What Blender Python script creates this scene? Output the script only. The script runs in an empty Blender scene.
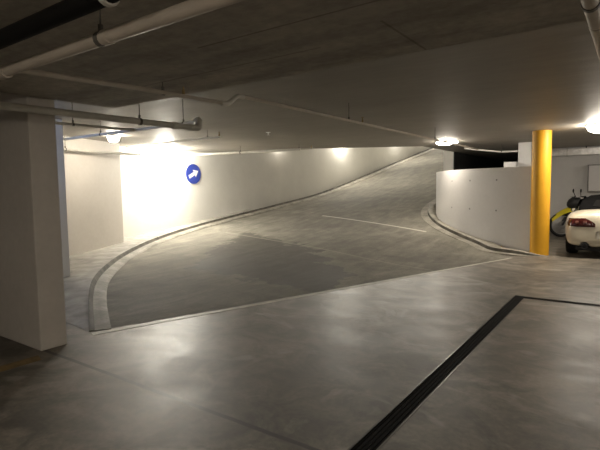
import bpy, bmesh, math, random
from mathutils import Vector, Matrix
from mathutils.bvhtree import BVHTree
random.seed(4)
SC = bpy.context.scene
COL = SC.collection
PI = math.pi

# ------------------------------------------------------------------ helpers
def link(name, bm, m, parent=None, smooth=False):
    me = bpy.data.meshes.new(name)
    bmesh.ops.recalc_face_normals(bm, faces=bm.faces[:])
    bm.to_mesh(me); bm.free()
    if smooth:
        for p in me.polygons: p.use_smooth = True
        try: me.set_sharp_from_angle(angle=math.radians(40))
        except Exception: pass
    me.materials.append(m)
    o = bpy.data.objects.new(name, me); COL.objects.link(o)
    if parent: o.parent = parent
    return o

def thing(name, label, cat, loc=(0, 0, 0), rz=0, group=None):
    o = bpy.data.objects.new(name, None); COL.objects.link(o)
    o.location = loc; o.rotation_euler = (0, 0, rz)
    o.empty_display_size = .2
    o['label'] = label; o['category'] = cat
    if group: o['group'] = group
    return o

def tag(o, label, cat, group=None):
    o['label'] = label; o['category'] = cat
    if group: o['group'] = group
    return o

def struct(o, label=None):
    o['kind'] = 'structure'
    if label: o['label'] = label
    return o

def box(bm, x0, x1, y0, y1, z0, z1, bev=0):
    vs = [bm.verts.new((x, y, z)) for z in (z0, z1) for y in (y0, y1) for x in (x0, x1)]
    fs = [bm.faces.new([vs[i] for i in f]) for f in ((0, 2, 3, 1), (4, 5, 7, 6), (0, 1, 5, 4), (2, 6, 7, 3), (0, 4, 6, 2), (1, 3, 7, 5))]
    if bev:
        es = list({e for f in fs for e in f.edges})
        bmesh.ops.bevel(bm, geom=es, offset=bev, segments=2, affect='EDGES', profile=.5)
    return bm

def B(*a, bev=0):
    return box(bmesh.new(), *a, bev=bev)

def prism(bm, pts, z0, z1):
    lo = [bm.verts.new((p[0], p[1], z0)) for p in pts]
    hi = [bm.verts.new((p[0], p[1], z1)) for p in pts]
    n = len(pts)
    bm.faces.new(lo[::-1]); bm.faces.new(hi)
    for i in range(n):
        bm.faces.new((lo[i], lo[(i+1) % n], hi[(i+1) % n], hi[i]))
    return bm

def tube(bm, path, r, seg=14, cap=True):
    P = [Vector(p) for p in path]
    rr = r if isinstance(r, (list, tuple)) else [r]*len(P)
    rings = []; ref = None
    for i, p in enumerate(P):
        if i == 0: t = P[1]-P[0]
        elif i == len(P)-1: t = P[-1]-P[-2]
        else: t = (P[i]-P[i-1]).normalized()+(P[i+1]-P[i]).normalized()
        t.normalize()
        if ref is None: ref = Vector((0, 0, 1)) if abs(t.z) < .9 else Vector((1, 0, 0))
        a = t.cross(ref).normalized(); b = t.cross(a).normalized(); ref = -b if (-b).dot(ref) > 0 else b
        k = 1.0
        if 0 < i < len(P)-1:
            c = (P[i]-P[i-1]).normalized().dot(t); k = 1/max(c, .6)
        rings.append([bm.verts.new(p + (a*math.cos(2*PI*j/seg)+b*math.sin(2*PI*j/seg))*rr[i]*(k if False else 1)) for j in range(seg)])
    for A_, B_ in zip(rings, rings[1:]):
        for j in range(seg):
            bm.faces.new((A_[j], A_[(j+1) % seg], B_[(j+1) % seg], B_[j]))
    if cap:
        bm.faces.new(rings[0][::-1]); bm.faces.new(rings[-1])
    return bm

def T(path, r, seg=14): return tube(bmesh.new(), path, r, seg)

def bend(path, rad=.08, n=5):
    P = [Vector(p) for p in path]; out = [P[0]]
    for a, b, c in zip(P, P[1:], P[2:]):
        u = (a-b); v = (c-b); d = min(rad, u.length*.49, v.length*.49)
        s = b+u.normalized()*d; e = b+v.normalized()*d
        for k in range(n+1):
            t = k/n; out.append(s*(1-t)**2+b*2*t*(1-t)+e*t*t)
    return out+[P[-1]]

def lathe(bm, prof, seg=24, M=Matrix()):
    """prof: list of (r, z) turned about z"""
    rings = []
    for r, z in prof:
        if r < 1e-5: rings.append([bm.verts.new(M @ Vector((0, 0, z)))])
        else: rings.append([bm.verts.new(M @ Vector((r*math.cos(2*PI*j/seg), r*math.sin(2*PI*j/seg), z))) for j in range(seg)])
    for A_, B_ in zip(rings, rings[1:]):
        for j in range(seg):
            k = (j+1) % seg
            if len(A_) == 1 and len(B_) == 1: continue
            if len(A_) == 1: bm.faces.new((A_[0], B_[j], B_[k]))
            elif len(B_) == 1: bm.faces.new((A_[j], A_[k], B_[0]))
            else: bm.faces.new((A_[j], A_[k], B_[k], B_[j]))
    return bm

def catmull(P, n=6):
    P = [Vector(p) for p in P]; out = []
    Q = [P[0]*2-P[1]]+P+[P[-1]*2-P[-2]]
    for i in range(1, len(Q)-2):
        a, b, c, d = Q[i-1:i+3]
        for k in range(n):
            t = k/n
            out.append(.5*((2*b)+(c-a)*t+(2*a-5*b+4*c-d)*t*t+(-a+3*b-3*c+d)*t**3))
    return out+[P[-1]]

def lerp(a, b, t): return a+(b-a)*t
def interp(x, tab):
    if x <= tab[0][0]: return tab[0][1]
    for (a, u), (b, v) in zip(tab, tab[1:]):
        if x <= b: return u+(v-u)*(x-a)/(b-a)
    return tab[-1][1]

# ------------------------------------------------------------------ materials
class NT:
    def __init__(s, name):
        s.m = bpy.data.materials.new(name); s.m.use_nodes = True
        s.t = s.m.node_tree; s.b = s.t.nodes['Principled BSDF']
        s.co = s.t.nodes.new('ShaderNodeTexCoord').outputs['Object']
    def n(s, kind, **kw):
        o = s.t.nodes.new(kind)
        for k, v in kw.items(): setattr(o, k, v)
        return o
    def l(s, a, b): s.t.links.new(a, b)
    def vmap(s, scale=(1, 1, 1), rot=(0, 0, 0), loc=(0, 0, 0)):
        o = s.n('ShaderNodeMapping'); o.inputs['Scale'].default_value = scale
        o.inputs['Rotation'].default_value = rot; o.inputs['Location'].default_value = loc
        s.l(s.co, o.inputs['Vector']); return o.outputs[0]
    def noise(s, scale, detail=4, rough=.55, vec=None, dist=0):
        o = s.n('ShaderNodeTexNoise'); o.inputs['Scale'].default_value = scale
        o.inputs['Detail'].default_value = detail; o.inputs['Roughness'].default_value = rough
        o.inputs['Distortion'].default_value = dist
        s.l(vec if vec is not None else s.co, o.inputs['Vector']); return o.outputs['Fac']
    def ramp(s, fac, stops):
        o = s.n('ShaderNodeValToRGB'); e = o.color_ramp.elements
        while len(e) < len(stops): e.new(.5)
        for x, (p, c) in zip(e, stops):
            x.position = p; x.color = (*c, 1) if isinstance(c, tuple) else (c, c, c, 1)
        s.l(fac, o.inputs[0]); return o.outputs[0]
    def math(s, op, a, b=None, clamp=False):
        o = s.n('ShaderNodeMath', operation=op); o.use_clamp = clamp
        for i, v in enumerate((a, b)):
            if v is None: continue
            if isinstance(v, (int, float)): o.inputs[i].default_value = v
            else: s.l(v, o.inputs[i])
        return o.outputs[0]
    def mix(s, fac, a, b, blend='MIX'):
        o = s.n('ShaderNodeMix', data_type='RGBA', blend_type=blend)
        for i, v in ((0, fac), (6, a), (7, b)):
            if isinstance(v, (int, float)): o.inputs[i].default_value = v
            elif isinstance(v, tuple): o.inputs[i].default_value = (*v, 1)
            else: s.l(v, o.inputs[i])
        return o.outputs[2]
    def sep(s, vec=None):
        o = s.n('ShaderNodeSeparateXYZ'); s.l(vec if vec is not None else s.co, o.inputs[0]); return o.outputs
    def smooth(s, v, lo, hi, a=0., b=1.):
        o = s.n('ShaderNodeMapRange', interpolation_type='SMOOTHSTEP')
        for i, x in ((1, lo), (2, hi), (3, a), (4, b)): o.inputs[i].default_value = x
        s.l(v, o.inputs[0]); return o.outputs[0]
    def bump(s, h, strength=.2, dist=.01):
        o = s.n('ShaderNodeBump'); o.inputs['Strength'].default_value = strength
        o.inputs['Distance'].default_value = dist
        s.l(h, o.inputs['Height']); s.l(o.outputs[0], s.b.inputs['Normal'])
    def out(s, col=None, rough=None, metal=None, spec=None):
        for k, v in (('Base Color', col), ('Roughness', rough), ('Metallic', metal), ('Specular IOR Level', spec)):
            if v is None: continue
            if isinstance(v, tuple): s.b.inputs[k].default_value = (*v, 1)
            elif isinstance(v, (int, float)): s.b.inputs[k].default_value = v
            else: s.l(v, s.b.inputs[k])
        return s.m

def plain(name, col, rough=.5, metal=0., spec=.5, var=.12, scale=6.):
    t = NT(name); f = t.noise(scale, 4)
    lo = tuple(c*(1-var) for c in col); hi = tuple(min(1, c*(1+var)) for c in col)
    c = t.ramp(f, [(.3, lo), (.7, hi)])
    return t.out(c, rough, metal, spec)

def seg_mask(t, xy, a, b, half, soft=.01):
    """1 on a thin straight line from a to b on the surface (object x, y)"""
    ax, ay = a; bx, by = b; L = math.hypot(bx-ax, by-ay); ux, uy = (bx-ax)/L, (by-ay)/L
    X, Y = xy
    dx = t.math('SUBTRACT', X, ax); dy = t.math('SUBTRACT', Y, ay)
    along = t.math('ADD', t.math('MULTIPLY', dx, ux), t.math('MULTIPLY', dy, uy))
    across = t.math('ABSOLUTE', t.math('ADD', t.math('MULTIPLY', dx, -uy), t.math('MULTIPLY', dy, ux)))
    m = t.smooth(across, half, half+soft, 1, 0)
    m = t.math('MULTIPLY', m, t.math('GREATER_THAN', along, 0))
    return t.math('MULTIPLY', m, t.math('LESS_THAN', along, L))

def mat_floor():
    t = NT('polished_concrete')
    big = t.noise(.55, 5, .6, dist=.6); mid = t.noise(2.4, 6, .62, dist=1.1); fine = t.noise(22, 4, .6)
    c = t.ramp(big, [(.3, (.085, .073, .058)), (.5, (.135, .118, .095)), (.68, (.185, .162, .132))])
    c = t.mix(.7, c, t.ramp(mid, [(.38, .24), (.62, .76)]), 'OVERLAY')
    c = t.mix(.35, c, t.ramp(fine, [(.4, .3), (.6, .7)]), 'OVERLAY')
    sw = t.ramp(t.noise(.9, 5, .6, vec=t.vmap((1, 1.5, 1), loc=(3.3, 1.2, 0)), dist=2.2), [(.56, 0.), (.68, 1.)])
    c = t.mix(t.math('MULTIPLY', sw, .5), c, (.36, .34, .29))
    x, y, z = t.sep()
    w = t.noise(1.2, 2)
    yw = t.math('ADD', y, t.math('MULTIPLY', t.math('SUBTRACT', t.noise(3, 2), .5), .02))
    j = t.smooth(t.math('ABSOLUTE', t.math('SUBTRACT', yw, 2.17)), .012, .026, 1, 0)
    c = t.mix(t.math('MULTIPLY', j, .9), c, (.025, .022, .018))
    wear = t.noise(1.1, 5, .6, vec=t.vmap((1, 1.6, 1), loc=(3, 1, 0)), dist=1.5)
    r = t.ramp(wear, [(.3, .56), (.5, .48), (.7, .40)])
    r = t.mix(.3, r, t.ramp(fine, [(.3, .3), (.7, .6)]))
    t.bump(t.noise(5, 2), .02, .01)
    return t.out(c, r, spec=.4)

def mat_ramp():
    t = NT('broomed_ramp_concrete')
    x, y, z = t.sep()
    st = t.noise(3.0, 5, .6, vec=t.vmap((2.0, .35, 1), rot=(0, 0, .35)))
    big = t.noise(.5, 4, .6); fine = t.noise(40, 3, .6, vec=t.vmap((1.6, .5, 1), rot=(0, 0, .3)))
    c = t.ramp(st, [(.36, (.135, .126, .104)), (.64, (.195, .183, .152))])
    c = t.mix(.5, c, t.ramp(big, [(.38, .36), (.62, .62)]), 'OVERLAY')
    c = t.mix(.45, c, t.ramp(t.noise(1.7, 6, .65, dist=.8), [(.38, .33), (.62, .66)]), 'OVERLAY')
    c = t.mix(.3, c, t.ramp(fine, [(.4, .34), (.6, .66)]), 'OVERLAY')
    # damp dark patch with ragged edge
    P = [(-6.76, 5.89), (-8.73, 9.48), (-6.29, 8.85), (-3.95, 7.04), (-3.51, 5.54), (-5.46, 5.79)]
    d = None
    for (ax, ay), (bx, by) in zip(P, P[1:]+P[:1]):
        L = math.hypot(bx-ax, by-ay); nx, ny = -(by-ay)/L, (bx-ax)/L      # outward for clockwise corners
        e = t.math('ADD', t.math('MULTIPLY', x, nx), t.math('ADD', t.math('MULTIPLY', y, ny), -(ax*nx+ay*ny)))
        d = e if d is None else t.math('MAXIMUM', d, e)
    ed = t.math('MULTIPLY', t.math('SUBTRACT', t.noise(1.9, 5, .65), .5), 1.6)
    d = t.math('ADD', d, ed)
    m = t.smooth(d, -.06, .06, 1, 0)
    c = t.mix(t.math('MULTIPLY', m, .66), c, (.030, .028, .024))
    # construction joints; light caught by the upper crack is painted pale
    c = t.mix(t.math('MULTIPLY', seg_mask(t, (x, y), (-4.35, 11.75), (-7.9, 12.35), .03, .02), .8), c, (.55, .52, .45))
    c = t.mix(t.math('MULTIPLY', seg_mask(t, (x, y), (-2.9, 8.2), (-9.2, 9.4), .02, .02), .25), c, (.4, .37, .31))
    r = t.ramp(st, [(.35, .78), (.65, .92)])
    r = t.mix(m, r, (.7, .7, .7))
    t.bump(fine, .12, .005)
    return t.out(c, r, spec=.14)

def mat_kerb():
    t = NT('kerb_concrete')
    c = t.ramp(t.noise(3, 5, .6), [(.38, (.17, .157, .128)), (.62, (.29, .27, .225))])
    c = t.mix(.5, c, t.ramp(t.noise(25, 4), [(.3, .3), (.7, .65)]), 'OVERLAY')
    return t.out(c, .75, spec=.3)

def mat_white(name, col, rough=.55, dirt=.12):
    t = NT(name)
    a = t.noise(.7, 5, .6); b = t.noise(14, 4)
    lo = tuple(v*(1-dirt) for v in col)
    c = t.ramp(a, [(.3, lo), (.65, col)])
    c = t.mix(.12, c, t.ramp(b, [(.3, .35), (.7, .65)]), 'OVERLAY')
    t.bump(t.noise(30, 3), .06, .004)
    return t.out(c, rough, spec=.4)

def mat_drop():
    t = NT('raw_formed_concrete')
    x, y, z = t.sep()
    a = t.noise(1.3, 6, .65, dist=.5); s = t.noise(2.2, 5, .6, vec=t.vmap((.45, 2.2, 1)))
    c = t.ramp(a, [(.28, (.30, .275, .235)), (.5, (.375, .345, .295)), (.72, (.44, .405, .345))])
    c = t.mix(.5, c, t.ramp(s, [(.4, .34), (.6, .66)]), 'OVERLAY')
    c = t.mix(.4, c, t.ramp(t.noise(18, 4), [(.3, .3), (.7, .66)]), 'OVERLAY')
    for a_, b_, k in (((-2.2, 2.05), (.6, 2.05), .45), ((-3.4, 2.5), (-1.6, 2.5), .35), ((-1.1, 2.3), (-1.1, 2.95), .4), ((-.9, 1.9), (.3, 1.8), .3)):
        c = t.mix(t.math('MULTIPLY', seg_mask(t, (x, y), a_, b_, .004, .008), k), c, (.03, .025, .02))
    t.bump(t.noise(12, 5), .25, .01)
    return t.out(c, .8, spec=.25)

def mat_ceil():
    t = NT('painted_soffit')
    x, y, z = t.sep()
    a = t.noise(.8, 5, .6)
    c = t.ramp(a, [(.3, (.30, .28, .245)), (.7, (.37, .345, .305))])
    c = t.mix(.25, c, t.ramp(t.noise(5, 4, vec=t.vmap((.5, 3, 1))), [(.3, .4), (.7, .6)]), 'OVERLAY')
    w = t.n('ShaderNodeTexWave', wave_type='BANDS', bands_direction='Y'); w.inputs['Scale'].default_value = .9
    w.inputs['Distortion'].default_value = .6; w.inputs['Detail'].default_value = 2
    t.l(t.co, w.inputs['Vector'])
    t.bump(w.outputs['Fac'], .10, .008)
    return t.out(c, .55, spec=.3)

def mat_yellow():
    t = NT('yellow_gloss_paint')
    c = t.ramp(t.noise(2.5, 4), [(.3, (.60, .30, .014)), (.7, (.67, .345, .02))])
    sc = t.ramp(t.noise(16, 4, .7, vec=t.vmap((1, 1, .5))), [(.70, 0.), (.74, 1.)])
    c = t.mix(t.math('MULTIPLY', sc, .5), c, (.45, .25, .03))
    return t.out(c, .5, spec=.35)

M = dict(
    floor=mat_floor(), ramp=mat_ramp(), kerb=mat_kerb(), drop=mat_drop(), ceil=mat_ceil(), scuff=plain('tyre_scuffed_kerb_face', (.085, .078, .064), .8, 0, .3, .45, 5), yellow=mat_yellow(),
    wall=mat_white('white_wall_paint', (.80, .785, .735)),
    pillar=mat_white('pillar_paint', (.50, .462, .415), .6, .2),
    pier=mat_white('pier_paint', (.66, .62, .56), .6, .1),
    parapet=mat_white('parapet_paint', (.68, .66, .64), .6, .08),
    back=mat_white('bay_wall_paint', (.74, .73, .72), .6, .1),
    dark=plain('recess_shade_tone', (.045, .046, .046), .8, 0, .2),  # shade of the unlit recess put into its wall colour
    walk=plain('walkway_concrete', (.25, .235, .205), .55, 0, .4, .4, 3.5),
    strip=plain('pale_joint_strip', (.42, .40, .34), .55, 0, .4, .25, 5),
    pipe=plain('pale_pipe_paint', (.50, .44, .37), .45),
    wpipe=plain('white_pipe_paint', (.78, .76, .70), .45),
    gpipe=plain('grey_pipe_paint', (.55, .53, .47), .42),
    black=plain('black_plastic_pipe', (.008, .0075, .007), .7, 0, .15),
    steel=plain('zinc_steel', (.45, .44, .42), .38, .9),
    galv=plain('galvanised_sheet', (.62, .61, .60), .38, .75, .5, .2, 9),
    brass=plain('dull_brass', (.30, .22, .10), .4, .8),
    blue=plain('sign_blue', (.028, .055, .33), .4, 0, .5, .05),
    signw=plain('sign_white', (.80, .80, .80), .4, 0, .5, .03),
    yline=plain('worn_yellow_line', (.19, .125, .045), .55, 0, .4, .45, 7),
    rubber=plain('black_rubber', (.016, .016, .016), .7, 0, .3),
    grate=plain('black_iron_grate', (.008, .0075, .007), .9, 0, .08),
    rail=plain('edge_steel', (.10, .092, .08), .35, .85),
    paint=plain('cream_car_paint', (.52, .475, .375), .28, 0, .5, .03),
    fabric=plain('black_roof_fabric', (.007, .007, .0075), .95, 0, .08),
    red=plain('dark_red_lens', (.045, .008, .007), .14, 0, .6, .3, 8),
    clear=plain('clear_lens', (.12, .05, .04), .15, 0, .6, .2),
    glass=plain('dark_glass', (.01, .011, .012), .06, 0, .6),
    hang=plain('dull_hanger_steel', (.14, .13, .115), .6, .3, .3),
    vinyl=plain('smoked_vinyl', (.010, .010, .010), .5, 0, .2),
    plate=plain('number_plate', (.62, .60, .52), .5),
    ink=plain('plate_ink', (.05, .05, .10), .5),
    rim=plain('alloy', (.7, .7, .7), .3, .9),
    byel=plain('motorcycle_yellow', (.72, .60, .03), .3, 0, .5, .05),
    bseat=plain('seat_vinyl', (.015, .015, .016), .55),
    engine=plain('engine_alloy', (.16, .16, .16), .45, .7),
    frame=plain('dark_frame', (.03, .03, .032), .4, .3),
    cab=mat_white('cabinet_enamel', (.72, .70, .69), .35, .05),
    cabe=plain('cabinet_edge', (.30, .29, .28), .45),
)
M['paint'].node_tree.nodes['Principled BSDF'].inputs['Coat Weight'].default_value = .6
def emit(name, col, s):
    t = NT(name); t.b.inputs['Emission Color'].default_value = (*col, 1); t.b.inputs['Emission Strength'].default_value = s
    return t.out((.8, .8, .8), .5)
WARM = (1., .90, .76)
EM = 110.
M['lamp'] = emit('lamp_diffuser', WARM, EM)
M['lampw'] = emit('lamp_diffuser_wall', (1., .94, .82), 400.)
M['lampc'] = emit('cool_tube', (.45, .6, 1.), 60.)

# ------------------------------------------------------------------ setting
CEIL = 2.66; BROWN = 2.36
DX0, DX1, DY0, DY1 = -1.30, -1.15, 6.76, 6.91      # drain channel lines
XS = [-11.0, DX0, DX1, 8.0]; YS = [-7.0, DY0, DY1, 25.0]
bm = bmesh.new()
g = {(i, j): bm.verts.new((x, y, 0)) for i, x in enumerate(XS) for j, y in enumerate(YS)}
for i in range(3):
    for j in range(3):
        if (i == 1 and j < 2) or (j == 1 and i >= 1): continue
        bm.faces.new((g[i, j], g[i+1, j], g[i+1, j+1], g[i, j+1]))
struct(link('floor', bm, M['floor']))
struct(link('floor', B(-11.0, 8, -7, 25, -.35, -.12), M['kerb'])).name = 'floor_bed'

# slab overhead with the ramp opening
bm = prism(bmesh.new(), [(-10.95, -7), (8, -7), (8, 25), (-5.0, 25), (-5.0, 13.15), (-7.9, 11.5), (-10.95, 10.4)], CEIL, 2.95)
struct(link('ceiling', bm, M['ceil']))
struct(link('ceiling_drop_panel', B(-4.46, 8, -7, 2.96, BROWN, CEIL), M['drop']), 'rough brown concrete drop panel of the ceiling')
bm = bmesh.new()
a = [(-11.1, 10.2, 2.95), (-4.9, 10.2, 2.95), (-4.9, 36, 7.6), (-11.1, 36, 7.6)]
lo = [bm.verts.new(p) for p in a]; hi = [bm.verts.new((p[0], p[1], p[2]+.25)) for p in a]
bm.faces.new(lo[::-1]); bm.faces.new(hi)
for i in range(4): bm.faces.new((lo[i], lo[(i+1) % 4], hi[(i+1) % 4], hi[i]))
struct(link('ceiling_over_ramp', bm, M['ceil']))

struct(link('wall_left', B(-11.15, -10.9, -7, 36, 0, 8), M['wall']))
struct(link('wall_near', B(-11.15, 8, -7.2, -7, 0, 2.95), M['wall']))
struct(link('wall_right', B(8, 8.2, -7, 25, 0, 2.95), M['wall']))
struct(link('wall_back', B(-2.3, 8, 16.9, 17.1, 0, CEIL), M['back']))
struct(link('wall_bay_side', B(-2.62, -2.3, 14.0, 25, 0, CEIL), M['back']))
struct(link('wall_ledge', B(-2.92, -2.62, 13.7, 14.4, 0, 2.14), M['back']))
struct(link('wall_ramp_upper', B(-5.33, -5.0, 16.0, 36, 0, 7.6), M['wall']))
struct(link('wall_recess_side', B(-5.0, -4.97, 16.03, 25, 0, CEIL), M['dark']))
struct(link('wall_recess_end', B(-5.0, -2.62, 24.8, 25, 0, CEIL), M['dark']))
struct(link('wall_ramp_end', B(-11.15, -5.0, 36, 36.2, 0, 8), M['wall']))
struct(link('wall_pier', prism(bmesh.new(), [(-9.02, 3.3), (-10.29, 6.96), (-10.75, 6.8), (-9.6, 3.1)], 0, CEIL), M['pier']))

# ramp: ruled surface turning from the bottom line round the inner kerb
INNER = [(-2.07, 10.47, .004), (-2.55, 11.0, .05), (-3.0, 11.38, .14), (-3.6, 11.8, .28), (-4.22, 12.42, .42), (-4.75, 13.15, .58),
         (-5.1, 13.9, .74), (-5.28, 14.8, .92), (-5.33, 16, 1.13), (-5.33, 18, 1.5), (-5.33, 21, 2.1), (-5.33, 25, 2.92), (-5.33, 36, 5.15)]
OUTER = [(-4.70, 2.78, .004), (-5.95, 3.52, .008), (-6.95, 4.20, .02), (-7.90, 5.02, .035), (-8.88, 6.05, .065), (-9.80, 7.40, .15),
         (-10.35, 9.0, .31), (-10.52, 11, .54), (-10.55, 13.5, .83), (-10.55, 16.5, 1.22), (-10.55, 20, 1.9), (-10.55, 25, 2.95), (-10.55, 36, 5.15)]
IN, OUT = catmull(INNER, 6), catmull(OUTER, 6)
bm = bmesh.new(); NW = 18; rows = []
for a, b in zip(IN, OUT):
    rows.append([bm.verts.new(a.lerp(b, k/NW)) for k in range(NW+1)])
for r0, r1 in zip(rows, rows[1:]):
    for k in range(NW): bm.faces.new((r0[k], r0[k+1], r1[k+1], r1[k]))
ramp = struct(link('ramp', bm, M['ramp'], smooth=True), 'broomed concrete ramp curving up to the right')
# ramp body under the surface is closed by the walls; pale strip where ramp meets floor
a, b = Vector((-4.62, 2.70, 0)), Vector((-2.05, 10.50, 0))
n = Vector((b.y-a.y, -(b.x-a.x), 0)).normalized()*.05
bm = prism(bmesh.new(), [a+n, b+n*.6, b-n*.6, a-n], 0, .004)
struct(link('trim_1', bm, M['strip']), 'pale joint strip along the foot of the ramp')

def edge_normals(P):
    out = []
    for i in range(len(P)):
        t = P[min(i+1, len(P)-1)]-P[max(i-1, 0)]; t.z = 0; t.normalize(); out.append(Vector((-t.y, t.x, 0)))
    return out

def sweep_profile(name, P, prof, m, side, grow=0, dark=(2,)):
    """prof: (offset, dz) points from the road edge outward"""
    N = edge_normals(P); bm = bmesh.new(); rows = []
    for i, (p, nn) in enumerate(zip(P, N)):
        g_ = min(1, (i+.6)/grow) if grow else 1
        rows.append([bm.verts.new(p+nn*side*o+Vector((0, 0, z*g_ if z > 0 else z))) for o, z in prof])
    for r0, r1 in zip(rows, rows[1:]):
        for k in range(len(prof)-1): bm.faces.new((r0[k], r0[k+1], r1[k+1], r1[k]))
    bm.faces.new(rows[0][::-1]); bm.faces.new(rows[-1])
    o_ = link(name, bm, m, smooth=True)
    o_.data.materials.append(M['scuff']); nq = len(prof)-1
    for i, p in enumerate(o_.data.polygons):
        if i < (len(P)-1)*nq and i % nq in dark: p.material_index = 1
    return o_

KP = [(-.17, -.05), (-.165, .012), (-.14, .03), (-.07, .05), (0, .06), (.012, .075), (.035, .115), (.055, .12), (.06, -.3)]
o = OUT[:]
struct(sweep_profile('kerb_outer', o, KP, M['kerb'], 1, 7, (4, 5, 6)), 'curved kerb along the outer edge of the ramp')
# walkway between the outer kerb and the wall / pier
bm = bmesh.new(); rows = []
NO = edge_normals(OUT)
wz = [(0, .004), (7, .10), (12, .13), (18, .147), (24, .18), (30, .267), (36, .427), (42, .657), (48, .947), (54, 1.337), (60, 2.017), (66, 3.067), (72, 5.267)]
for i, (p, nn) in enumerate(zip(OUT, NO)):
    q = p+nn*.058; z = interp(i, wz)
    q.x = max(q.x, -10.9)
    rows.append([bm.verts.new((q.x, q.y, z)), bm.verts.new((q.x+min(-.001, (-10.9-q.x)*.5), q.y+.35*(1-min(1, i/30)), z)), bm.verts.new((-10.9, q.y+.6*(1-min(1, i/30)), z))])
for r0, r1 in zip(rows[:46], rows[1:46]):
    for k in range(2):
        try: bm.faces.new((r0[k], r0[k+1], r1[k+1], r1[k]))
        except ValueError: pass
struct(link('walkway', bm, M['walk'], smooth=True), 'concrete walkway between the outer kerb and the wall')

ik = [Vector((-1.38, 10.72, 0)), Vector((-1.7, 10.66, 0))]+[p for p in IN[3:]]
ik = catmull([(-1.40, 11.02, -.02), (-1.95, 11.06, .0)]+INNER[1:9], 6)
KI = [(-.20, -.05), (-.20, .010), (0, .016), (.012, .085), (.03, .10), (.13, .105), (.15, .07), (.16, .06), (.36, .062), (.37, -.3)]
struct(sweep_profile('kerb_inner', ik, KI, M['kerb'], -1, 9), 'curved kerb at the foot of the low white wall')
# low white parapet wall curving round the inside of the ramp
WP = catmull([(-1.87, 11.44, 0), (-2.5, 11.56, 0), (-3.1, 11.78, 0), (-3.6, 12.05, 0), (-4.0, 12.4, 0), (-4.35, 12.85, 0), (-4.65, 13.4, 0), (-4.9, 14.1, 0), (-5.06, 15, 0), (-5.08, 15.95, 0)], 6)
NWP = edge_normals(WP)
bm = prism(bmesh.new(), [tuple(p) for p in WP]+[tuple(p-nn*.16) for p, nn in list(zip(WP, NWP))[::-1]], 0, 1.92)
w = struct(link('wall_ramp_inner', bm, M['parapet'], smooth=True), 'low curved white wall inside the ramp')
# formwork tie holes in its face
bm = bmesh.new()
tree = BVHTree.FromObject(w, bpy.context.evaluated_depsgraph_get())
for sx, z in ((-3.86, 1.64), (-3.86, .96), (-3.3, 1.64), (-3.3, .95), (-2.62, 1.64), (-2.62, .93)):
    d = Vector((sx, 11.8, z))-Vector((sx, 8, z)); h = tree.ray_cast(Vector((sx, 8, z)), d.normalized())
    if h[0]:
        q = h[1].to_track_quat('Z', 'Y').to_matrix().to_4x4()
        lathe(bm, [(0, .003), (.014, .003), (.022, .0005), (.022, -.01)], 12, Matrix.Translation(h[0]) @ q)
struct(link('trim_2', bm, M['cabe']), 'grey plugged tie holes in the low white wall')

# ------------------------------------------------------------------ pillars
tag(link('square_pillar', B(-7.0, -4.525, 2.13, 2.385, 0, CEIL-.001, bev=.012), M['pillar']), 'broad white concrete pillar with dirty base at the left edge', 'pillar')['kind'] = 'thing'
tag(link('square_pillar', B(-8.2, -7.53, 3.5, 4.08, 0, CEIL-.001, bev=.01), M['wall']), 'pale pillar half hidden behind the broad left pillar', 'pillar')['kind'] = 'thing'
bm = lathe(bmesh.new(), [(0, 0), (.188, 0), (.188, CEIL-.001), (0, CEIL-.001)], 40)
yc = tag(link('round_column', bm, M['yellow'], smooth=True), 'round yellow column at the end of the low white wall', 'column'); yc.location = (-1.655, 11.32, 0); yc['kind'] = 'thing'

# worn yellow bay line on the floor
tag(link('bay_line', prism(bmesh.new(), [(-4.44, -5), (-4.30, -5), (-4.30, 2.02), (-4.44, 2.06)], 0.0, .003), M['yline']), 'faint worn yellow line on the floor before the broad pillar', 'floor line')['kind'] = 'thing'

# ------------------------------------------------------------------ trench drain
td = thing('trench_drain', 'black grated trench drain turning a corner in the concrete floor', 'drain', (DX0, DY1, 0))
inv = Vector((-DX0, -DY1, 0))
def sh(bm):
    bmesh.ops.translate(bm, verts=bm.verts[:], vec=inv); return bm
link('channel', sh(box(box(bmesh.new(), DX0, DX1, -7, DY1, -.12, -.11), DX0, 8, DY0, DY1, -.12, -.11)), M['rubber'], td)
bm = bmesh.new(); t_ = .012
box(bm, DX0, DX0+t_, -7, DY1, -.11, .002); box(bm, DX1-t_, DX1, -7, DY0, -.11, .002)
box(bm, DX0+t_, 8, DY1-t_, DY1, -.11, .002); box(bm, DX1-t_, 8, DY0, DY0+t_, -.11, .002)
link('frame', sh(bm), M['rail'], td)
bm = bmesh.new()
for k in range(5):
    x = DX0+.018+k*(DX1-DX0-.036)/4; box(bm, x-.0115, x+.0115, -7, DY1-.012, -.03, -.003)
    y = DY0+.018+k*(DY1-DY0-.036)/4; box(bm, DX1-.012, 8, y-.0115, y+.0115, -.03, -.003)
y = -7
while y < DY1-.02: box(bm, DX0+.012, DX1-.012, y, y+.012, -.034, -.006); y += .06
x = DX1
while x < 8: box(bm, x, x+.012, DY0+.012, DY1-.012, -.034, -.006); x += .06
link('grate', sh(bm), M['grate'], td)

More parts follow.
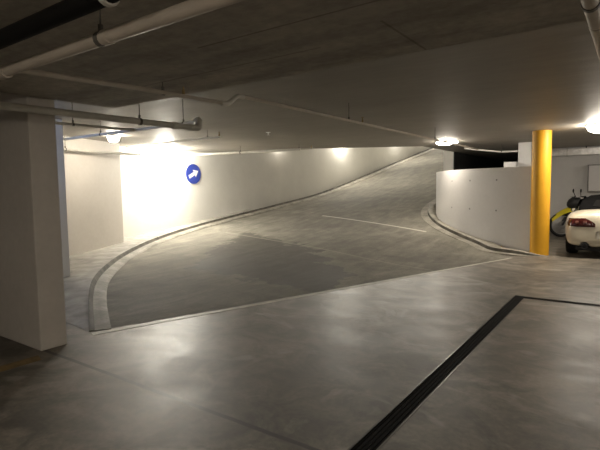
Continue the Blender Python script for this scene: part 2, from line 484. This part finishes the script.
# ------------------------------------------------------------------ lamps
def lamp(loc, label, r=.17, h=.11, m='lamp', wall=False, sx=1.0, group='round bulkhead lamps'):
    t = thing('ceiling_light', label, 'lamp', loc if wall else (loc[0], loc[1], loc[2]+.003), 0, group)
    if wall: t.rotation_euler = (0, -PI/2, 0)      # axis out of the left wall (+x)
    S = Matrix.Diagonal((sx, 1, 1, 1))
    b = lathe(bmesh.new(), [(0, 0), (r*1.08, 0), (r*1.08, -.03), (r, -.035), (0, -.035)], 28, S)
    link('base', b, M['wpipe'], t, True)
    d = lathe(bmesh.new(), [(r*.98, -.035), (r, -.05), (r*.86, -.035-h*.62), (r*.5, -.035-h*.92), (0, -.035-h)], 24, S)
    link('diffuser', d, M[m], t, True)
    return t
lamp((-8.85, 5.85, CEIL), 'glowing round lamp on the ceiling by the pipe tee at left', .12, .12)
lamp((-10.55, 8.55, CEIL), 'blinding round lamp above the white ramp wall left of the arrow sign', .24, .16, 'lampw')
lamp((-3.95, 12.1, CEIL), 'bright lamp on the ceiling above the low curved white wall', .17, .06, 'lamp', sx=1.6)
lamp((-.56, 10.85, CEIL), 'bright lamp on the ceiling above the cream car', .25, .14, 'lamp')
lamp((-10.9, 18.6, 3.66), 'lamp on the ramp wall hidden behind the slab edge', .20, .12, 'lampw', wall=True)
lamp((-10.9, 14.0, 3.2), 'small added lamp, unseen on the ramp wall just past the ceiling edge', .11, .09, 'lamp', wall=True)  # out of sight, added to brighten the middle of the ramp wall
for loc, nm, h_ in (((3.6, .5, BROWN), 'added unseen lamp on the drop panel right of the view', .1), ((1.2, -2.8, BROWN), 'added unseen lamp on the drop panel behind the viewer', .1), ((-2.2, -3.2, BROWN), 'added unseen lamp on the drop panel behind and left of the viewer', .1),  # unseen lamps added to raise the general light level
                    ((5.2, -3.8, BROWN), 'added unseen lamp on the drop panel far behind the viewer', .1),
                    ((4.2, 9.6, CEIL), 'added unseen lamp on the ceiling right of the cream car', .12), ((3.4, 14.6, CEIL), 'added unseen lamp on the ceiling by the bay wall right of view', .12)):
    lamp(loc, nm, .19, h_, 'lamp')
for y, nm in ((24.5, 'added unseen lamp on the ramp wall, first above the one at the slab edge'), (30.5, 'added unseen lamp on the ramp wall nearest the top of the ramp')): lamp((-10.9, y, 1.9+(y-18.6)*.19+1.55), nm, .19, .12, 'lampw', wall=True)  # extra unseen lamps, added to light the upper ramp
t = thing('tube_light', 'cool fluorescent tube light behind the broad left pillar', 'lamp', (-6.9, 2.75, 2.62))
link('housing', B(-.5, .5, -.05, .05, -.01, .04, bev=.006), M['wpipe'], t)
link('tube', T([(-.46, 0, -.03), (.46, 0, -.03)], .016), M['lampc'], t, True)

# ------------------------------------------------------------------ pipes
def collar(p, ax, r, l=.05):
    p = Vector(p); d = Vector({'x': (1, 0, 0), 'y': (0, 1, 0), 'z': (0, 0, 1)}[ax])*l/2
    return T([p-d*1.0, p-d*.7, p+d*.7, p+d], [r*.98, r, r, r*.98])
def hanger(p, top, r, parent, ax):
    """threaded rod with a ring clamp about the pipe"""
    bm = bmesh.new(); p = Vector(p)
    tube(bm, [p+Vector((0, 0, r)), Vector((p.x, p.y, top))], .0045, 8)
    d = Vector((1, 0, 0) if ax == 'x' else (0, 1, 0))*.014
    tube(bm, [p-d, p+d], r*1.12, 14)
    tube(bm, [p+Vector((0, 0, r*1.1)), p+Vector((0, 0, r*1.1+.03))], .012, 8)
    link('hanger', bm, M['hang'], parent, True)
def head(p, parent, up=.07):
    bm = bmesh.new(); p = Vector(p)
    tube(bm, [p, p+Vector((0, 0, up*.55))], .012, 10)
    tube(bm, [p+Vector((0, 0, up*.55)), p+Vector((0, 0, up*.9))], .007, 8)
    lathe(bm, [(0, up), (.02, up), (.022, up*.93), (0, up*.9)], 12, Matrix.Translation(p))
    link('sprinkler_head', bm, M['brass'], parent, True)

def pipe(label, path, r, m, name='pipe', rad=.07, cat='pipe'):
    t = thing(name, label, cat)
    link('run', T(bend(path, rad) if len(path) > 2 else path, r), M[m], t, True)
    return t
# pale main under the brown drop panel
t = pipe('thick pale pipe slung under the brown concrete at upper left', [(-4.3, 1.30, 2.2), (7, 1.30, 2.2)], .031, 'pipe')
for x in (-2.03, 1.2): hanger((x, 1.30, 2.2), BROWN, .031, t, 'x')
link('coupling', collar((-3.02, 1.30, 2.2), 'x', .040, .10), M['pipe'], t, True)
link('coupling', collar((-1.98, 1.30, 2.2), 'x', .035, .05), M['pipe'], t, True)
t = pipe('black drain pipe overhead in the upper left corner', [(-4.3, 1.10, 2.25), (-1.62, 1.10, 2.25), (-1.45, 1.10, 2.29), (4, 1.10, 2.29)], .040, 'black')
link('coupling', collar((-1.66, 1.10, 2.25), 'x', .048, .025), M['gpipe'], t, True)
hanger((-2.9, 1.10, 2.25), BROWN, .047, t, 'x'); hanger((-.4, 1.10, 2.29), BROWN, .047, t, 'x')
# thin sprinkler branch running away from the camera
t = pipe('thin grey sprinkler pipe running from the thick pale pipe towards the low wall', [(-2.97, 1.345, 2.215), (-3.08, 2.2, 2.27), (-3.1, 3.24, 2.29), (-3.22, 3.52, 2.42), (-3.24, 12.3, 2.42)], .017, 'pipe', 'sprinkler_pipe', .05)
for p, top in (((-3.09, 2.5, 2.275), BROWN), ((-3.23, 5.75, 2.42), CEIL), ((-3.24, 9.2, 2.42), CEIL)): hanger(p, top, .017, t, 'y')
for p in ((-3.10, 2.72, 2.295), (-3.23, 6.15, 2.437), (-3.24, 9.8, 2.437)): head(p, t, .075)
link('elbow', T(bend([(-3.1, 3.16, 2.288), (-3.11, 3.26, 2.292), (-3.22, 3.51, 2.42), (-3.22, 3.60, 2.42)], .05), .023), M['gpipe'], t, True)
# big pipe with the loop at its end
t = pipe('thick grey pipe passing before the broad pillar to an upturned end', [(-4.50, .4, 2.24), (-4.31, 3.97, 2.24), (-4.31, 4.03, 2.34)], .034, 'gpipe', rad=.08)
hanger((-4.352, 3.2, 2.24), CEIL, .034, t, 'y')
link('coupling', collar((-4.328, 3.65, 2.24), 'y', .043, .07), M['gpipe'], t, True)
link('elbow', T(bend([(-4.316, 3.86, 2.24), (-4.31, 4.01, 2.24), (-4.31, 4.01, 2.345), (-4.40, 4.05, 2.345)], .05), .040), M['gpipe'], t, True)
t = pipe('slim grey pipe from the looped pipe end across to the pillar behind', [(-4.405, 4.052, 2.345), (-4.56, 4.15, 2.35), (-7.9, 4.15, 2.36)], .021, 'wpipe')
hanger((-4.75, 4.15, 2.35), CEIL, .021, t, 'x'); hanger((-6.6, 4.15, 2.355), CEIL, .021, t, 'x')
t = pipe('dark slim pipe behind the broad pillar joining the slim cross pipe', [(-5.76, 2.5, 2.33), (-5.76, 4.125, 2.35)], .018, 'gpipe')
hanger((-5.76, 3.25, 2.34), CEIL, .018, t, 'y')
link('tee', T([(-5.76, 4.05, 2.349), (-5.76, 4.127, 2.35)], .025), M['gpipe'], t, True)
t = pipe('white sprinkler pipe with upright head left of the arrow sign', [(-9.4, 6.53, 2.5), (-6.46, 6.53, 2.5)], .02, 'wpipe', 'sprinkler_pipe')
hanger((-6.8, 6.53, 2.5), CEIL, .017, t, 'x'); head((-6.48, 6.53, 2.515), t, .08)
t = pipe('white pipe running along the face of the pale wall pier', [(-9.25, 4.2, 2.36), (-9.85, 6.2, 2.38), (-10.3, 7.5, 2.42), (-10.75, 8.75, 2.44)], .032, 'gpipe')
hanger((-9.55, 5.2, 2.37), CEIL, .032, t, 'y'); hanger((-10.3, 7.5, 2.42), CEIL, .032, t, 'y')
t = pipe('white pipe standing in for the lit slab edge above the arrow sign', [(-10.85, 8.82, 2.46), (-10.3, 8.9, 2.46), (-7.0, 9.95, 2.5)], .032, 'wpipe')  # lit underside of the slab edge modelled as a pipe
hanger((-8.6, 9.44, 2.48), CEIL, .032, t, 'x')
t = pipe('pale pipe in the upper right corner under the brown concrete', [(-.165, 1.6, 2.358), (-.165, 1.6, 2.2), (-.155, 4.0, 2.21)], .03, 'pipe')
hanger((-.163, 2.2, 2.202), BROWN, .03, t, 'y')
link('coupling', collar((-.157, 2.52, 2.207), 'y', .037, .05), M['pipe'], t, True)
t = pipe('white pipe crossing the dark recess behind the low wall', [(-4.0, 13.8, 2.58), (-3.05, 14.0, 2.44), (-2.64, 14.05, 2.44)], .022, 'wpipe')
hanger((-3.05, 14.0, 2.445), CEIL, .022, t, 'x')
def pendant(x, y, label):
    t = thing('sprinkler', label, 'sprinkler', (x, y, CEIL))
    link('rose', lathe(bmesh.new(), [(0, 0), (.05, 0), (.045, -.012), (0, -.014)], 16), M['signw'], t, True)
    bm = lathe(bmesh.new(), [(0, -.014), (.013, -.014), (.010, -.05), (0, -.05)], 10)
    lathe(bm, [(0, -.055), (.03, -.055), (.03, -.06), (0, -.062)], 14)
    link('nozzle', bm, M['signw'], t, True)
pendant(-6.15, 7.6, 'small white pendant sprinkler alone on the ceiling mid room')
t = pipe('short sprinkler stub near the ceiling edge over the ramp', [(-7.35, 10.2, 2.54), (-6.9, 10.35, 2.54)], .016, 'gpipe', 'sprinkler_pipe')
hanger((-7.25, 10.235, 2.54), CEIL, .016, t, 'x'); head((-6.93, 10.34, 2.553), t, .075)

# ------------------------------------------------------------------ round arrow sign on the ramp wall
sg = thing('direction_sign', 'round blue sign with a white arrow on the white ramp wall', 'sign', (-10.9, 9.84, 1.985))
Rx = Matrix.Rotation(PI/2, 4, 'Y')
link('rim', lathe(bmesh.new(), [(.285, 0), (.315, 0), (.315, .012), (.285, .012), (.285, 0)], 48, Rx), M['signw'], sg, True)
link('disc', lathe(bmesh.new(), [(0, 0), (.300, 0), (.300, .014), (0, .014)], 48, Rx), M['blue'], sg)
arrow = [(-.20, -.052), (.035, -.052), (.035, -.125), (.215, 0), (.035, .125), (.035, .052), (-.20, .052)]
an = math.radians(27)
pts = [(y*math.cos(an)-z*math.sin(an), y*math.sin(an)+z*math.cos(an)) for y, z in arrow]
bm = bmesh.new()
a = [bm.verts.new((.013, y, z)) for y, z in pts]; b = [bm.verts.new((.017, y, z)) for y, z in pts]
bm.faces.new(b); bm.faces.new(a[::-1])
for i in range(7): bm.faces.new((a[i], a[(i+1) % 7], b[(i+1) % 7], b[i]))
link('arrow', bm, M['signw'], sg)

# ------------------------------------------------------------------ duct and cabinet on the bay wall
t = thing('air_duct', 'galvanised air duct along the top of the bay wall', 'duct', (-2.25, 16.66, 2.40))
link('casing', B(0, 10, 0, .22, 0, .20, bev=.006), M['galv'], t)
for k in range(9): link('flange', B(.5+k*1.1, .54+k*1.1, -.012, .22, -.012, .212), M['steel'], t)
for k in range(4): link('strap', B(1.0+k*2.2, 1.03+k*2.2, .06, .10, .20, CEIL-2.40-.001), M['frame'], t)
t = thing('wall_cabinet', 'pale grey cabinet mounted on the bay wall behind the car', 'cabinet', (-1.18, 16.9, 1.28))
link('body', B(0, 1.1, -.18, 0, 0, .82, bev=.01), M['cabe'], t)
d = link('door', B(.035, .545, -.20, -.18, .03, .79, bev=.006), M['cab'], t)
link('handle', B(.50, .52, -.225, -.20, .36, .48, bev=.005), M['frame'], d)
d = link('door', B(.555, 1.065, -.20, -.18, .03, .79, bev=.006), M['cab'], t)

# ------------------------------------------------------------------ car
CX, CY = -.34, 11.10
car = thing('car', 'cream convertible car with black soft top seen from behind', 'car', (CX, CY, 0))
ST = [  # y, half width, z bottom, z widest, z shoulder, z deck
    (.00, .62, .34, .52, .66, .72), (.03, .72, .27, .52, .76, .86), (.10, .80, .23, .52, .83, .955), (.30, .85, .21, .53, .88, .99),
    (.60, .872, .20, .54, .90, .995), (.95, .875, .19, .54, .90, .975), (1.4, .86, .18, .52, .87, .93), (2.0, .85, .18, .50, .84, .90),
    (2.6, .86, .18, .50, .82, .89), (3.1, .872, .18, .50, .79, .84), (3.5, .86, .19, .48, .73, .77), (3.85, .79, .21, .45, .63, .66), (4.05, .66, .24, .42, .54, .56), (4.12, .5, .28, .40, .48, .49)]
bm = bmesh.new(); rings = []
for y, w, zb, zm, zs, zt in ST:
    half = [(0, zb), (w*.80, zb), (w*.955, zb+.07), (w, zm), (w*.985, lerp(zm, zs, .6)), (w*.93, zs), (w*.72, lerp(zs, zt, .72)), (w*.36, lerp(zs, zt, .95)), (0, zt)]
    pr = half+[(-x, z) for x, z in half[-2:0:-1]]
    rings.append([bm.verts.new((x, y, z)) for x, z in pr])
for a, b in zip(rings, rings[1:]):
    for j in range(len(a)): bm.faces.new((a[j], a[(j+1) % len(a)], b[(j+1) % len(a)], b[j]))
bm.faces.new(rings[0]); bm.faces.new(rings[-1][::-1])
body = link('car_body', bm, M['paint'], car, True)
s = body.modifiers.new('s', 'SUBSURF'); s.levels = 2; s.render_levels = 2
cuts = []
def cutter(bm):
    c = link('cut', bm, M['rubber']); c.location = (CX, CY, 0); cuts.append(c)
    q = body.modifiers.new('b', 'BOOLEAN'); q.object = c; q.operation = 'DIFFERENCE'; q.solver = 'EXACT'
for y in (.86, 3.26):
    for sx in (-1, 1):
        cutter(T([(sx*.60, y, .31), (sx*1.1, y, .31)], .345, 32))
for sx in (-1, 1): cutter(T([(sx*.46, -.2, .255), (sx*.46, .25, .255)], .095, 20))
cutter(B(-.27, .27, -.1, .030, .40, .56, bev=.01))
bpy.context.view_layer.update()
dg = bpy.context.evaluated_depsgraph_get()
me = bpy.data.meshes.new_from_object(body.evaluated_get(dg), depsgraph=dg)
body.modifiers.clear(); body.data = me
me.materials.clear(); me.materials.append(M['paint'])
for p in me.polygons: p.use_smooth = True
try: me.set_sharp_from_angle(angle=math.radians(35))
except Exception: pass
for c in cuts: bpy.data.objects.remove(c, do_unlink=True)
tree = BVHTree.FromPolygons([v.co[:] for v in me.vertices], [p.vertices[:] for p in me.polygons])
def patch(name, xs, lo, hi, m, off=.012, nz=6, parent=None):
    """lens or panel that follows the tail of the body; xs across, lo / hi give z"""
    bm = bmesh.new(); A_, B_ = [], []
    for x in xs:
        ra, rb = [], []
        for k in range(nz+1):
            z = lerp(lo(x), hi(x), k/nz); h = tree.ray_cast(Vector((x, -2, z)), Vector((0, 1, 0)))
            y = h[0].y if h[0] else .05
            e = .4 if k in (0, nz) or x in (xs[0], xs[-1]) else 1
            ra.append(bm.verts.new((x, y-off*e, z))); rb.append(bm.verts.new((x, y+.03, z)))
        A_.append(ra); B_.append(rb)
    for i in range(len(xs)-1):
        for k in range(nz):
            bm.faces.new((A_[i][k], A_[i+1][k], A_[i+1][k+1], A_[i][k+1])); bm.faces.new((B_[i][k], B_[i][k+1], B_[i+1][k+1], B_[i+1][k]))
        bm.faces.new((A_[i][0], B_[i][0], B_[i+1][0], A_[i+1][0])); bm.faces.new((A_[i][nz], A_[i+1][nz], B_[i+1][nz], B_[i][nz]))
    for i in (0, len(xs)-1):
        for k in range(nz): bm.faces.new((A_[i][k], A_[i][k+1], B_[i][k+1], B_[i][k]))
    return link(name, bm, m, parent or car, True)
for sx in (-1, 1):
    u = [.28+k*.52/12 for k in range(13)]
    hi = lambda x: .66+.16*min(1, max(0, (abs(x)-.25)/.20))**.6-.01*max(0, (abs(x)-.6)/.2)
    lo = lambda x: .645+.02*max(0, (abs(x)-.62)/.2)
    tl = patch('tail_light', [sx*a for a in u], lo, hi, M['red'], .016)
    for cx in (.60, .46):
        patch('reflector', [sx*(cx-.04+k*.08/6) for k in range(7)], lambda x, cx=cx: .74-math.sqrt(max(0.0001, .042**2-(abs(x)-cx)**2)), lambda x, cx=cx: .74+math.sqrt(max(0.0001, .042**2-(abs(x)-cx)**2)), M['clear'], .022, 4, tl)
patch('brake_light', [-.16+k*.04 for k in range(9)], lambda x: .915, lambda x: .94-.012*abs(x)/.16, M['glass'], .010, 2)
pl = link('number_plate', B(-.255, .255, .014, .030, .412, .548, bev=.004), M['plate'], car)
for sx in (-1, 1):
    bm = lathe(bmesh.new(), [(.040, -.02), (.056, -.02), (.060, .0), (.056, .22), (0, .22), (0, .1), (.042, .1), (.040, -.02)], 24, Matrix.Translation((sx*.46, .02, .255)) @ Matrix.Rotation(-PI/2, 4, 'X'))
    link('exhaust_tip', bm, M['frame'], car, True)
# rear valance
link('rear_valance', B(-.62, .62, .12, .42, .15, .235, bev=.02), M['rubber'], car)
# soft top
ST2 = [(.88, .55, .97, .985), (1.0, .66, .95, 1.08), (1.25, .69, .92, 1.19), (1.6, .70, .90, 1.265), (1.95, .69, .885, 1.28), (2.2, .66, .88, 1.25), (2.32, .63, .93, 1.215)]
bm = bmesh.new(); rings = []
for y, w, z0, z1 in ST2:
    h = z1-z0; half = [(w, z0-.06), (w*.98, z0+h*.35), (w*.90, z0+h*.72), (w*.72, z0+h*.93), (w*.36, z0+h*.99), (0, z1)]
    pr = half+[(-x, z) for x, z in half[-2::-1]]
    rings.append([bm.verts.new((x, y, z)) for x, z in pr])
for a, b in zip(rings, rings[1:]):
    for j in range(len(a)-1): bm.faces.new((a[j], a[j+1], b[j+1], b[j]))
    bm.faces.new((a[-1], a[0], b[0], b[-1]))
bm.faces.new(rings[0]); bm.faces.new(rings[-1][::-1])
top = link('soft_top', bm, M['fabric'], car, True)
bm = bmesh.new()
v = [bm.verts.new(p) for p in ((-.40, .905, 1.03), (.40, .905, 1.03), (.34, 1.145, 1.165), (-.34, 1.145, 1.165))]
w_ = [bm.verts.new(Vector(q.co)+Vector((0, .05, -.05))) for q in v]
bm.faces.new(v); bm.faces.new(w_[::-1])
for i in range(4): bm.faces.new((v[i], w_[i], w_[(i+1) % 4], v[(i+1) % 4]))
link('rear_window', bm, M['vinyl'], top)
bm = bmesh.new()
v = [bm.verts.new(p) for p in ((-.62, 2.30, 1.20), (.62, 2.30, 1.20), (.70, 2.78, .87), (-.70, 2.78, .87))]
w_ = [bm.verts.new(Vector(q.co)+Vector((0, -.03, -.03))) for q in v]
bm.faces.new(v); bm.faces.new(w_[::-1])
for i in range(4): bm.faces.new((v[i], w_[i], w_[(i+1) % 4], v[(i+1) % 4]))
ws = link('windscreen', bm, M['glass'], car)
for sx in (-1, 1):
    link('windscreen_pillar', T([(sx*.71, 2.80, .86), (sx*.64, 2.31, 1.21)], .025, 10), M['fabric'], ws, True)
    bm = bmesh.new(); P = [(sx*.795, 1.35, .87), (sx*.80, 2.62, .86), (sx*.655, 2.30, 1.18), (sx*.695, 1.62, 1.16)]
    v = [bm.verts.new(p) for p in P]; w_ = [bm.verts.new((p[0]*.985, p[1], p[2])) for p in P]
    bm.faces.new(v); bm.faces.new(w_[::-1])
    for i in range(4): bm.faces.new((v[i], w_[i], w_[(i+1) % 4], v[(i+1) % 4]))
    link('side_window', bm, M['glass'], car)
    link('side_mirror', B(*( (sx*.80, sx*.93) if sx > 0 else (sx*.93, sx*.80)), 2.45, 2.56, .82, .92, bev=.03), M['paint'], car, True)
    link('headlight', B(*((.48, .70) if sx > 0 else (-.70, -.48)), 3.80, 4.0, .55, .625, bev=.03), M['clear'], car, True)
def wheel(parent, x, y, r, w, sx):
    Mx = Matrix.Translation((x, y, r)) @ Matrix.Rotation(PI/2*sx, 4, 'Y')
    bm = lathe(bmesh.new(), [(r*.66, -w/2), (r*.90, -w/2), (r*.985, -w*.38), (r, -w*.2), (r, w*.2), (r*.985, w*.38), (r*.90, w/2), (r*.66, w/2), (r*.66, -w/2)], 32, Mx)
    tyre = link('tyre', bm, M['rubber'], parent, True)
    bm = lathe(bmesh.new(), [(r*.60, -w/2+.01), (r*.66, -w/2+.01), (r*.66, w/2-.01), (r*.60, w/2-.01), (r*.58, 0), (r*.60, -w/2+.01)], 32, Mx)
    for k in range(5):
        a = 2*PI*k/5
        tube(bm, [Mx @ Vector((0, 0, w*.34)), Mx @ Vector((r*.62*math.cos(a), r*.62*math.sin(a), w*.38))], [.035, .022], 8)
    link('rim', bm, M['rim'], tyre, True)
    return tyre
for y in (.86, 3.26):
    for sx in (-1, 1): wheel(car, sx*.745, y, .31, .22, sx)

# ------------------------------------------------------------------ motorcycle (front wheel towards -x of the place)
mc = thing('motorcycle', 'yellow off-road motorcycle parked between the car and bay wall', 'motorcycle', (-1.70, 15.5, 0), math.radians(22))
def ring_wheel(name, x, r, tw):
    Mx = Matrix.Translation((x, 0, r)) @ Matrix.Rotation(PI/2, 4, 'X')
    prof = [(r-tw+tw*.5*(1+math.cos(a))*1.0, tw*.55*math.sin(a)) for a in [2*PI*k/12 for k in range(13)]]
    t_ = link(name, lathe(bmesh.new(), prof, 36, Mx), M['rubber'], mc, True)
    bm = lathe(bmesh.new(), [(r-tw-.012, -.018), (r-tw+.004, -.02), (r-tw+.004, .02), (r-tw-.012, .018), (r-tw-.012, -.018)], 36, Mx)
    link('rim', bm, M['rim'], t_, True)
    bm = T([(x, -.06, r), (x, .06, r)], .035, 14)
    for k in range(16):
        a = 2*PI*k/16+(.1 if k % 2 else -.1)
        tube(bm, [(x+.03*math.cos(a+.8), (-1)**k*.035, r+.03*math.sin(a+.8)), (x+(r-tw)*math.cos(a), 0, r+(r-tw)*math.sin(a))], .003, 5)
    link('spokes', bm, M['steel'], t_, True)
    lathe_ = lathe(bmesh.new(), [(.06, .070), (.115, .070), (.115, .074), (.06, .074), (.06, .070)], 24, Mx)
    link('brake_disc', lathe_, M['steel'], t_, True)
ring_wheel('front_wheel', 0, .35, .085); ring_wheel('rear_wheel', 1.44, .33, .085)
for sy in (-1, 1):
    link('fork', T([(0, sy*.085, .35), (.20, sy*.09, .74), (.36, sy*.09, 1.05)], [.028, .026, .020], 12), M['frame'], mc, True)
bm = bmesh.new()   # high front mudguard: arched shell
rows = []
for k in range(11):
    a = k/10; x = lerp(-.27, .38, a); z = lerp(.56, .88, a)+.08*math.sin(PI*a); hw = .06+.07*math.sin(PI*(.12+a*.7))
    rows.append([bm.verts.new((x, hw*c, z-.12*abs(c)**1.6+dz)) for dz in (0, .012) for c in ((-1, -.5, 0, .5, 1) if dz == 0 else (1, .5, 0, -.5, -1))])
for a, b in zip(rows, rows[1:]):
    for j in range(10): bm.faces.new((a[j], a[(j+1) % 10], b[(j+1) % 10], b[j]))
bm.faces.new(rows[0]); bm.faces.new(rows[-1][::-1])
link('front_mudguard', bm, M['byel'], mc, True)

hb = link('handlebar', T(bend([(.44, -.40, 1.16), (.40, -.26, 1.17), (.37, -.10, 1.08), (.37, .10, 1.08), (.40, .26, 1.17), (.44, .40, 1.16)], .06), .013, 10), M['frame'], mc, True)
for sy in (-1, 1):
    link('grip', T([(.425, sy*.29, 1.165), (.445, sy*.41, 1.16)], .019, 10), M['rubber'], hb, True)
    link('lever', T([(.40, sy*.25, 1.16), (.34, sy*.30, 1.16), (.33, sy*.42, 1.15)], .007, 8), M['steel'], hb, True)
    bm = T([(.41, sy*.24, 1.17), (.39, sy*.28, 1.25), (.38, sy*.31, 1.30)], .009, 8)
    lathe(bm, [(0, -.012), (.05, -.012), (.058, 0), (.05, .010), (0, .012)], 16, Matrix.Translation((.38, sy*.32, 1.33)) @ Matrix.Rotation(PI/2, 4, 'Y') @ Matrix.Diagonal((1, .8, 1, 1)))
    link('mirror', bm, M['rubber'], hb, True)
def blob(name, P, m):
    """closed loft through (x, half width, z low, z high) stations"""
    bm = bmesh.new(); R_ = []
    for x, w, a, b in P:
        c = (a+b)/2; h = (b-a)/2
        R_.append([bm.verts.new((x, w*math.copysign(abs(math.cos(q))**.7, math.cos(q)), c+h*math.copysign(abs(math.sin(q))**.7, math.sin(q)))) for q in [2*PI*k/14 for k in range(14)]])
    for a, b in zip(R_, R_[1:]):
        for j in range(14): bm.faces.new((a[j], a[(j+1) % 14], b[(j+1) % 14], b[j]))
    bm.faces.new(R_[0]); bm.faces.new(R_[-1][::-1])
    return link(name, bm, m, mc, True)
blob('headlight_cowl', [(.13, .04, .90, 1.0), (.18, .12, .82, 1.08), (.28, .16, .80, 1.16), (.42, .15, .86, 1.14), (.52, .08, .94, 1.08)], M['bseat'])
blob('fuel_tank', [(.36, .05, .88, .98), (.42, .12, .78, 1.02), (.56, .14, .74, 1.03), (.74, .12, .76, .98), (.84, .07, .82, .94)], M['bseat'])
blob('shroud', [(.26, .10, .66, .82), (.34, .16, .60, .86), (.52, .17, .60, .84), (.66, .13, .66, .80)], M['byel'])
blob('seat', [(.72, .06, .88, .97), (.85, .11, .84, .96), (1.15, .13, .84, .95), (1.45, .11, .87, .96), (1.55, .06, .90, .96)], M['bseat'])
blob('rear_mudguard', [(1.2, .09, .80, .86), (1.5, .10, .84, .90), (1.75, .08, .88, .92), (1.9, .04, .86, .89)], M['byel'])
blob('engine', [(.46, .09, .36, .52), (.54, .15, .28, .66), (.72, .16, .26, .70), (.86, .15, .28, .56), (.92, .08, .34, .48)], M['engine'])
bm = bmesh.new()
for sy in (-1, 1):
    tube(bm, [(.34, sy*.03, 1.0), (.50, sy*.10, .62), (.48, sy*.12, .30), (.9, sy*.13, .26), (.96, sy*.13, .56), (.86, sy*.10, .86), (.36, sy*.05, .90)], .018, 10)
    tube(bm, [(.94, sy*.11, .42), (1.44, sy*.12, .33)], [.03, .022], 10)
    tube(bm, [(.86, sy*.10, .84), (1.5, sy*.09, .88)], .013, 8)
link('frame', bm, M['frame'], mc, True)
link('exhaust', T(bend([(.52, -.12, .52), (.40, -.13, .36), (.62, -.18, .30), (1.0, -.17, .62), (1.6, -.17, .86)], .08), [.022]*2+[.025]*20+[.05]*2, 12) if False else T([(.50, -.12, .55), (.40, -.13, .42), (.50, -.17, .30), (.9, -.18, .40), (1.08, -.17, .64), (1.15, -.17, .70), (1.6, -.17, .86)], [.02, .02, .02, .02, .025, .05, .05], 12), M['steel'], mc, True)
link('kickstand', T([(.80, .15, .28), (.84, .32, .012)], .011, 8), M['steel'], mc, True)

# ------------------------------------------------------------------ world, camera
w = bpy.data.worlds.new('world'); SC.world = w; w.use_nodes = True
w.node_tree.nodes['Background'].inputs[0].default_value = (.9, .8, .7, 1)
w.node_tree.nodes['Background'].inputs[1].default_value = .0

cam = bpy.data.objects.new('camera', bpy.data.cameras.new('camera')); COL.objects.link(cam)
cam.data.sensor_width = 36; cam.data.lens = 36*472/600; cam.data.clip_start = .05
cr = Vector((.81638756, .57733741, -.01388792)); cd = Vector((.03300955, -.07065921, -.99695418)); cf = Vector((-.57656025, .81344256, -.07674294))
R = Matrix((cr, -cd, -cf)).transposed().to_4x4()
cam.matrix_world = Matrix.Translation((0, 0, 1.5)) @ R
SC.camera = cam
vs = SC.view_settings
vs.view_transform = 'Standard'; vs.look = 'None'; vs.gamma = 1; vs.use_curve_mapping = False
vs.exposure = 0.38
